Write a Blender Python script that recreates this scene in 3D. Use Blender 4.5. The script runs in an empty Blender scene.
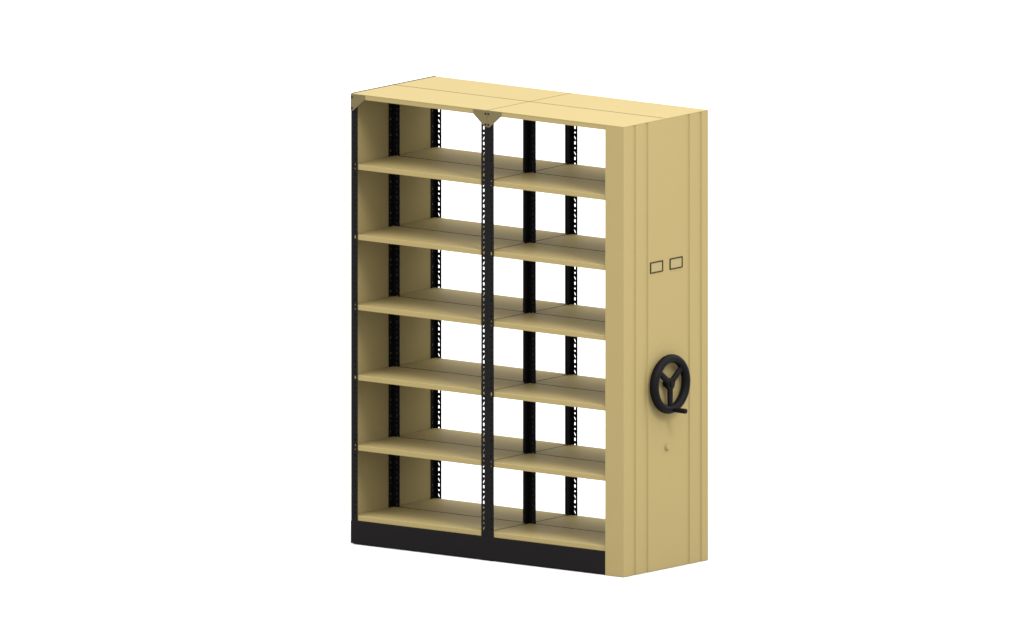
import bpy, bmesh, math
from mathutils import Vector, Matrix
S = bpy.context.scene
C = S.collection

# ---------------------------------------------------------------- materials
def mat(name, col, rough=.5, spec=.2, var=.03, bump=0.0, bscale=220):
    m = bpy.data.materials.new(name); m.use_nodes = True
    nt = m.node_tree; b = nt.nodes['Principled BSDF']
    b.inputs['Roughness'].default_value = rough
    b.inputs['Specular IOR Level'].default_value = spec
    tc = nt.nodes.new('ShaderNodeTexCoord')
    n = nt.nodes.new('ShaderNodeTexNoise'); n.inputs['Scale'].default_value = 3
    n.inputs['Detail'].default_value = 4
    nt.links.new(tc.outputs['Object'], n.inputs['Vector'])
    r = nt.nodes.new('ShaderNodeMapRange')
    r.inputs['To Min'].default_value = 1 - var; r.inputs['To Max'].default_value = 1 + var
    nt.links.new(n.outputs['Fac'], r.inputs['Value'])
    v = nt.nodes.new('ShaderNodeVectorMath'); v.operation = 'SCALE'
    v.inputs[0].default_value = col
    nt.links.new(r.outputs['Result'], v.inputs['Scale'])
    nt.links.new(v.outputs['Vector'], b.inputs['Base Color'])
    if bump:
        n2 = nt.nodes.new('ShaderNodeTexNoise'); n2.inputs['Scale'].default_value = bscale
        nt.links.new(tc.outputs['Object'], n2.inputs['Vector'])
        bp = nt.nodes.new('ShaderNodeBump'); bp.inputs['Strength'].default_value = bump
        bp.inputs['Distance'].default_value = .001
        nt.links.new(n2.outputs['Fac'], bp.inputs['Height'])
        nt.links.new(bp.outputs['Normal'], b.inputs['Normal'])
    return m
K = 1.0
CREAM = mat('cream_powder_coat', (.189*K, .1492*K, .0655*K), .6, .015, .012, .03)
GUSSET = mat('darker_cream_steel', (.083, .066, .029), .5, .1, .02)  # cream hue in a darker tone
BLACK = mat('black_powder_coat', (.0042, .0038, .0041), .55, .05, .05, .05)
BASE = mat('charcoal_powder_coat', (.0058, .0052, .0055), .6, .03, .03, .05)
RUBBER = mat('black_plastic', (.0038, .0033, .0038), .5, .04, .05)
FRAME = mat('dark_brown_frame', (.007, .0045, .0015), .5, .1, .05)
SEAM_LINE = mat('dark_seam_line', (.042, .033, .016), .8, .02, .05)  # darkness of the gaps put into the colour of added strips
CARD = mat('beige_card', (.185, .149, .074), .7, .05, .02)
FLOOR = mat('white_floor', (.40, .40, .40), .9, .0, .0)

# ---------------------------------------------------------------- helpers
def obj(name, bm, m, parent=None):
    bmesh.ops.recalc_face_normals(bm, faces=bm.faces)
    me = bpy.data.meshes.new(name); bm.to_mesh(me); bm.free()
    me.materials.append(m)
    o = bpy.data.objects.new(name, me); C.objects.link(o); o.parent = parent
    return o
def box(bm, x0, x1, y0, y1, z0, z1, bev=0, seg=1):
    r = bmesh.ops.create_cube(bm, size=1)
    vs = r['verts']
    for v in vs:
        v.co = Vector(((x0+x1)/2 + v.co.x*(x1-x0), (y0+y1)/2 + v.co.y*(y1-y0), (z0+z1)/2 + v.co.z*(z1-z0)))
    if bev:
        es = list({e for v in vs for e in v.link_edges})
        bmesh.ops.bevel(bm, geom=es, offset=bev, segments=seg, affect='EDGES', profile=.5)
def prism(bm, pts, f0, f1):
    """pts 2D polygon; f0,f1 map a 2D point to the two end 3D points"""
    a = [bm.verts.new(f0(*p)) for p in pts]; b = [bm.verts.new(f1(*p)) for p in pts]
    bm.faces.new(a); bm.faces.new(b[::-1])
    n = len(pts)
    for i in range(n): bm.faces.new((a[i], b[i], b[(i+1) % n], a[(i+1) % n]))
def cyl(bm, p0, p1, r0, r1=None, n=24, bev=0):
    r1 = r0 if r1 is None else r1
    p0 = Vector(p0); p1 = Vector(p1); d = (p1-p0)
    M = Matrix.Translation((p0+p1)/2) @ d.to_track_quat('Z', 'Y').to_matrix().to_4x4()
    r = bmesh.ops.create_cone(bm, cap_ends=True, segments=n, radius1=r0, radius2=r1, depth=d.length, matrix=M)
    if bev:
        es = [e for e in {e for v in r['verts'] for e in v.link_edges} if any(len(f.verts) > 4 for f in e.link_faces)]
        bmesh.ops.bevel(bm, geom=es, offset=bev, segments=3, affect='EDGES', profile=.5)
def smooth(o, ang=40):
    for p in o.data.polygons: p.use_smooth = True
    bm = bmesh.new(); bm.from_mesh(o.data)
    for e in bm.edges:
        if len(e.link_faces) == 2 and e.calc_face_angle(0) > math.radians(ang): e.smooth = False
    bm.to_mesh(o.data); bm.free()

# ---------------------------------------------------------------- dimensions (metres)
W, D, H = 1.7275, .685, 2.280
XC, YM = .8632, .3425            # middle of the two bays, middle of the depth
XI = 1.6115                      # inner face of the end cover
BASEH = .120
STEP = .3556
FL = .0388                       # width of a flange of the slotted angle

root = bpy.data.objects.new('mobile_shelving_unit', None); C.objects.link(root)
root['label'] = 'cream steel shelving unit with black slotted posts and a black handwheel on its end'
root['category'] = 'shelving unit'

# plain outer sheet closing the left end
bm = bmesh.new(); box(bm, 0, .002, .0005, D, BASEH-.0018, H-.001)
obj('side_panel', bm, CREAM, root)

# plinth
bm = bmesh.new(); box(bm, 0, XI-.001, -.003, D, .003, BASEH-.0025, .002, 2)
obj('plinth', bm, BASE, root)
bm = bmesh.new(); box(bm, XC-.036, XC+.036, -.0045, .06, 0, .0045, .001)
obj('foot_plate', bm, BASE, root)

# shelves: folded steel trays, two deep and two wide on each level
def tray(x0, x1, y0, y1, z0, z1, ext=None):
    bm = bmesh.new()
    t = .0016
    box(bm, x0, x1, y0, y1, z0, z1, .0028, 3)
    # hollow the underside
    bm.faces.ensure_lookup_table()
    f = min(bm.faces, key=lambda f: f.calc_center_median().z - f.calc_area())
    r = bmesh.ops.inset_region(bm, faces=[f], thickness=.014, depth=0)
    ex = bmesh.ops.extrude_face_region(bm, geom=[f])
    bmesh.ops.delete(bm, geom=[f], context='FACES')
    for v in [g for g in ex['geom'] if isinstance(g, bmesh.types.BMVert)]: v.co.z = z1 - .003
    return bm
def strip(x0, x1, y0, y1, z0, z1, par):
    bm = bmesh.new(); box(bm, x0, x1, y0, y1, z0, z1); obj('seam_line_strip', bm, SEAM_LINE, par)
bays = ((.0065, XC-.0032), (XC+.0032, XI-.0008))
rows = ((.0032, YM-.0030), (YM+.0030, D-.0032))
for k in range(6):
    z0 = BASEH - .0015 + k*STEP
    for x0, x1 in bays:
        for y0, y1 in rows:
            sh = obj('shelf', tray(x0, x1, y0, y1, z0, z0+.0265), CREAM, root)
            if y0 < .1: strip(x0+(.036 if x0 < .1 else .034), x1-(.034 if x0 < .1 else 0), YM-.0012, YM+.0012, z0+.010, z0+.0265+.0011, sh)
            if x0 < .1: strip(XC-.0012, XC+.0012, y0+.038, y1-.038, z0+.010, z0+.0265+.0004, sh)
for i, (x0, x1) in enumerate(((.0058, XC-.0026), (XC+.0026, XI-.001))):
    for y0, y1 in ((.0002, YM-.0028), (YM+.0028, D)):
        bm = tray(x0, x1, y0, y1, H-.0265, H-.0015)
        box(bm, x0, x1 if i == 0 else W-.0008, y0-.0008 if y0 < .1 else y0, y1, H-.0030, H)
        tp = obj('top_panel', bm, CREAM, root)
        if y0 < .1: strip(x0, x1 if i == 0 else W-.02, YM-.0012, YM+.0012, H-.02, H+.0008, tp)
        if i == 0: strip(XC-.0012, XC+.0012, y0+.002, y1, H-.02, H+.0004, tp)
        if i == 0: strip(.0024, .0050, y0-(0 if y0 < .1 else .0045), y1, H-.02, H+.0030, tp)  # added dark line along the left top edge

# slotted angle post -------------------------------------------------------
ZB, ZT = BASEH-.0018, H-.0275
T = .0022
PIT = .0790
def flange_polys(h0=FL-.0202, h1=FL-.0103, slots=True, k_=1.0):
    """2D polygons (u from the corner outward, z) that leave the slots open"""
    if not slots: return [[(0, ZB), (FL, ZB), (FL, ZT), (0, ZT)]]
    N = 6
    us = [h0 + (h1-h0)*i/N for i in range(N+1)]
    polys = [[(0, ZB), (h0, ZB), (h0, ZT), (0, ZT)], [(h1, ZB), (FL, ZB), (FL, ZT), (h1, ZT)]]
    holes = []
    z = ZT - .0123; k = 1
    while z > ZB + .02:
        kind = k % 3
        bot, top = [], []
        for i, u in enumerate(us):
            s = i/N*2 - 1
            if kind == 0: hh, c = .0080*k_*(1 if abs(s) < .99 else .86), 0      # upright slot
            elif kind == 1: hh, c = .0050*k_*math.sqrt(max(.12, 1-s*s*.88)), 0  # round hole
            else: hh, c = .0060*k_*(1 if abs(s) < .99 else .6), -s*.0068        # slanted slot
            bot.append((u, z+c-hh)); top.append((u, z+c+hh))
        holes.append((bot, top))
        z -= PIT/3; k += 1
    lower = None
    holes = holes[::-1]
    prev = [(u, ZB) for u in us]
    for bot, top in holes:
        for i in range(N):
            polys.append([prev[i], prev[i+1], bot[i+1], bot[i]])
        prev = top
    for i in range(N):
        polys.append([prev[i], prev[i+1], (us[i+1], ZT), (us[i], ZT)])
    return polys
def make_post(side_slots):
    bm = bmesh.new()
    for pl in flange_polys():
        prism(bm, pl, lambda u, z: (u, 0, z), lambda u, z: (u, T, z))
    for pl in (flange_polys(FL-.0192, FL-.0122, True, .68) if side_slots else flange_polys(slots=False)):
        if pl[0][0] == 0: pl = [(max(u, T), z) for u, z in pl]
        prism(bm, pl, lambda u, z: (0, u, z), lambda u, z: (T, u, z))
    return obj('post', bm, BLACK, root)
masters = {}
def post(x, y, rot, side_slots=False):
    """corner at x, y; the side flange runs along the depth"""
    if side_slots not in masters: o = masters[side_slots] = make_post(side_slots)
    else:
        o = masters[side_slots].copy(); C.objects.link(o); o.parent = root
    o.location = (x, y, 0); o.scale = {0: (1, 1, 1), -90: (1, -1, 1), 90: (-1, 1, 1), 180: (-1, -1, 1)}[rot]
for y, r in ((0, 0), (YM-.0002, -90), (YM+.0002, 0), (D, -90)):
    post(.0026, y, r, r == -90)
    post(XC+.0003, y, r)
    post(XC-.0003, y, 90 if r == 0 else 180)

# triangular gusset plates at the front top corners
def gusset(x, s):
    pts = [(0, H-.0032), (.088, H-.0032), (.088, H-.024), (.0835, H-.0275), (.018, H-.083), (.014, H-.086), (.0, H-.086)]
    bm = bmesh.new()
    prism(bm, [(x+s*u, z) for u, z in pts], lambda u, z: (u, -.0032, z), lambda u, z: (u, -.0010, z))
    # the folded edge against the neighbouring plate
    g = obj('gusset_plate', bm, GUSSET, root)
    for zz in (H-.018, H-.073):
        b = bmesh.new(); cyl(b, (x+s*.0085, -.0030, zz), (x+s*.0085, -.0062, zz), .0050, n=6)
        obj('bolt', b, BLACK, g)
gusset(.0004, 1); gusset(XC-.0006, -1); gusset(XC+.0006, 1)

# ribbed end cover ---------------------------------------------------------
R = .0062
pts = [(XI, -.0032), (W, -.0032)]
def rib(ya, yb):
    pts.extend([(W, ya), (W-R, yb-.0006), (W, yb+.0030)])
rib(.060, .0945); rib(.158, .1955); rib(.498, .535); rib(.600, .633)
pts += [(W, D+.001), (XI, D+.001)]
bm = bmesh.new()
prism(bm, pts, lambda x, y: (x, y, 0), lambda x, y: (x, y, H-.0032))
cover = obj('end_cover', bm, CREAM, root)

# label holders on the cover
for y in (.2635, .4226):
    hw, hh, b = .0515, .0278, .0056
    z = 1.538; xa, xb = W+.0002, W+.0042
    bm = bmesh.new()
    box(bm, xa, xb, y-hw, y-hw+b, z-hh, z+hh); box(bm, xa, xb, y+hw-b, y+hw, z-hh, z+hh)
    box(bm, xa, xb, y-hw+b, y+hw-b, z-hh, z-hh+b*.8); box(bm, xa, xb, y-hw+b, y+hw-b, z+hh-b*.8, z+hh)
    h = obj('label_holder', bm, FRAME, cover)
    bm = bmesh.new(); box(bm, xa, xa+.0012, y-hw+b, y+hw-b, z-hh+b*.8, z+hh-b*.8)
    obj('label_card', bm, CARD, h)

# lock knob
bm = bmesh.new(); yk, zk = .3475, .614
cyl(bm, (W, yk, zk), (W+.004, yk, zk), .018, bev=.0015)
cyl(bm, (W+.004, yk, zk), (W+.012, yk, zk), .0125, bev=.003)
k = obj('lock_knob', bm, CREAM, cover); smooth(k)

# handwheel ----------------------------------------------------------------
wx, wy, wz = W+.034, .332, .9396
Rc, rr = .1285, .0215
bm = bmesh.new()
n, m = 96, 20
vs = [[bm.verts.new((wx + 1.12*rr*math.sin(b), wy + (Rc+rr*math.cos(b))*math.cos(a), wz + (Rc+rr*math.cos(b))*math.sin(a)))
       for b in [2*math.pi*j/m for j in range(m)]] for a in [2*math.pi*i/n for i in range(n)]]
for i in range(n):
    for j in range(m):
        bm.faces.new((vs[i][j], vs[(i+1) % n][j], vs[(i+1) % n][(j+1) % m], vs[i][(j+1) % m]))
wheel = obj('handwheel', bm, RUBBER, root); smooth(wheel)
bm = bmesh.new()
cyl(bm, (W, wy, wz), (wx-.010, wy, wz), .018)
cyl(bm, (wx-.012, wy, wz), (wx+.010, wy, wz), .030, bev=.004)
cyl(bm, (wx+.010, wy, wz), (wx+.018, wy, wz), .015, bev=.002)
hub = obj('hub', bm, RUBBER, wheel); smooth(hub)
for ang in (38, 142, 270):
    a = math.radians(ang); d = Vector((0, math.cos(a), math.sin(a)))
    c = Vector((wx, wy, wz))
    bm = bmesh.new(); cyl(bm, c + d*.024, c + d*(Rc-.008), 0.0172, .0155, n=16)
    for v in bm.verts: v.co.x = wx + (v.co.x-wx)*.75
    s = obj('spoke', bm, RUBBER, wheel); smooth(s, 60)
bm = bmesh.new(); hz = wz-Rc
cyl(bm, (wx+.012, wy, hz), (wx+.034, wy, hz), .008)
cyl(bm, (wx+.030, wy, hz), (wx+.102, wy, hz), 0.0118, .0128, bev=.003)
h = obj('handle', bm, RUBBER, wheel); smooth(h)

# ---------------------------------------------------------------- floor
bm = bmesh.new()
bmesh.ops.create_grid(bm, x_segments=8, y_segments=8, size=120)
fl = obj('floor', bm, FLOOR); fl['kind'] = 'structure'; fl.location = (0, 0, -.002)

# ---------------------------------------------------------------- light
w = bpy.data.worlds.new('World'); S.world = w; w.use_nodes = True
nt = w.node_tree; bg = nt.nodes['Background']
tc = nt.nodes.new('ShaderNodeTexCoord'); sx = nt.nodes.new('ShaderNodeSeparateXYZ')
nt.links.new(tc.outputs['Generated'], sx.inputs[0])
mr = nt.nodes.new('ShaderNodeMapRange')
mr.inputs['From Min'].default_value = 0; mr.inputs['From Max'].default_value = 1
mr.inputs['To Min'].default_value = 1.4; mr.inputs['To Max'].default_value = 5.5
nt.links.new(sx.outputs['Z'], mr.inputs['Value'])
nt.links.new(mr.outputs['Result'], bg.inputs['Strength'])
bg.inputs['Color'].default_value = (1, 1, 1, 1)

def area(name, loc, target, size, energy):
    l = bpy.data.lights.new(name, 'AREA'); l.shape = 'SQUARE'; l.size = size; l.energy = energy
    o = bpy.data.objects.new(name, l); C.objects.link(o); o.location = loc
    o.rotation_euler = (Vector(target)-Vector(loc)).to_track_quat('-Z', 'Y').to_euler()
    return o
area('softbox', (7.0, -1.9, 6.2), (.9, .2, 1.1), 2.0, 540)

# ---------------------------------------------------------------- camera
a, e = math.radians(37.8), math.asin(.1592)
r = Vector((math.cos(a), math.sin(a), 0))
f = Vector((-math.sin(a)*math.cos(e), math.cos(a)*math.cos(e), -math.sin(e)))
u = r.cross(f)
cam = bpy.data.cameras.new('camera'); co = bpy.data.objects.new('camera', cam); C.objects.link(co)
cam.type = 'ORTHO'; cam.ortho_scale = 5.12
co.location = r*.805 + u*1.1175 - f*15
co.rotation_euler = (math.pi/2 - e, 0, a)
cam.clip_end = 400; cam.clip_start = .1
S.camera = co
S.view_settings.view_transform = 'Standard'; S.view_settings.look = 'None'
S.view_settings.exposure = 0; S.view_settings.gamma = 1
S.render.resolution_x, S.render.resolution_y = 1024, 640
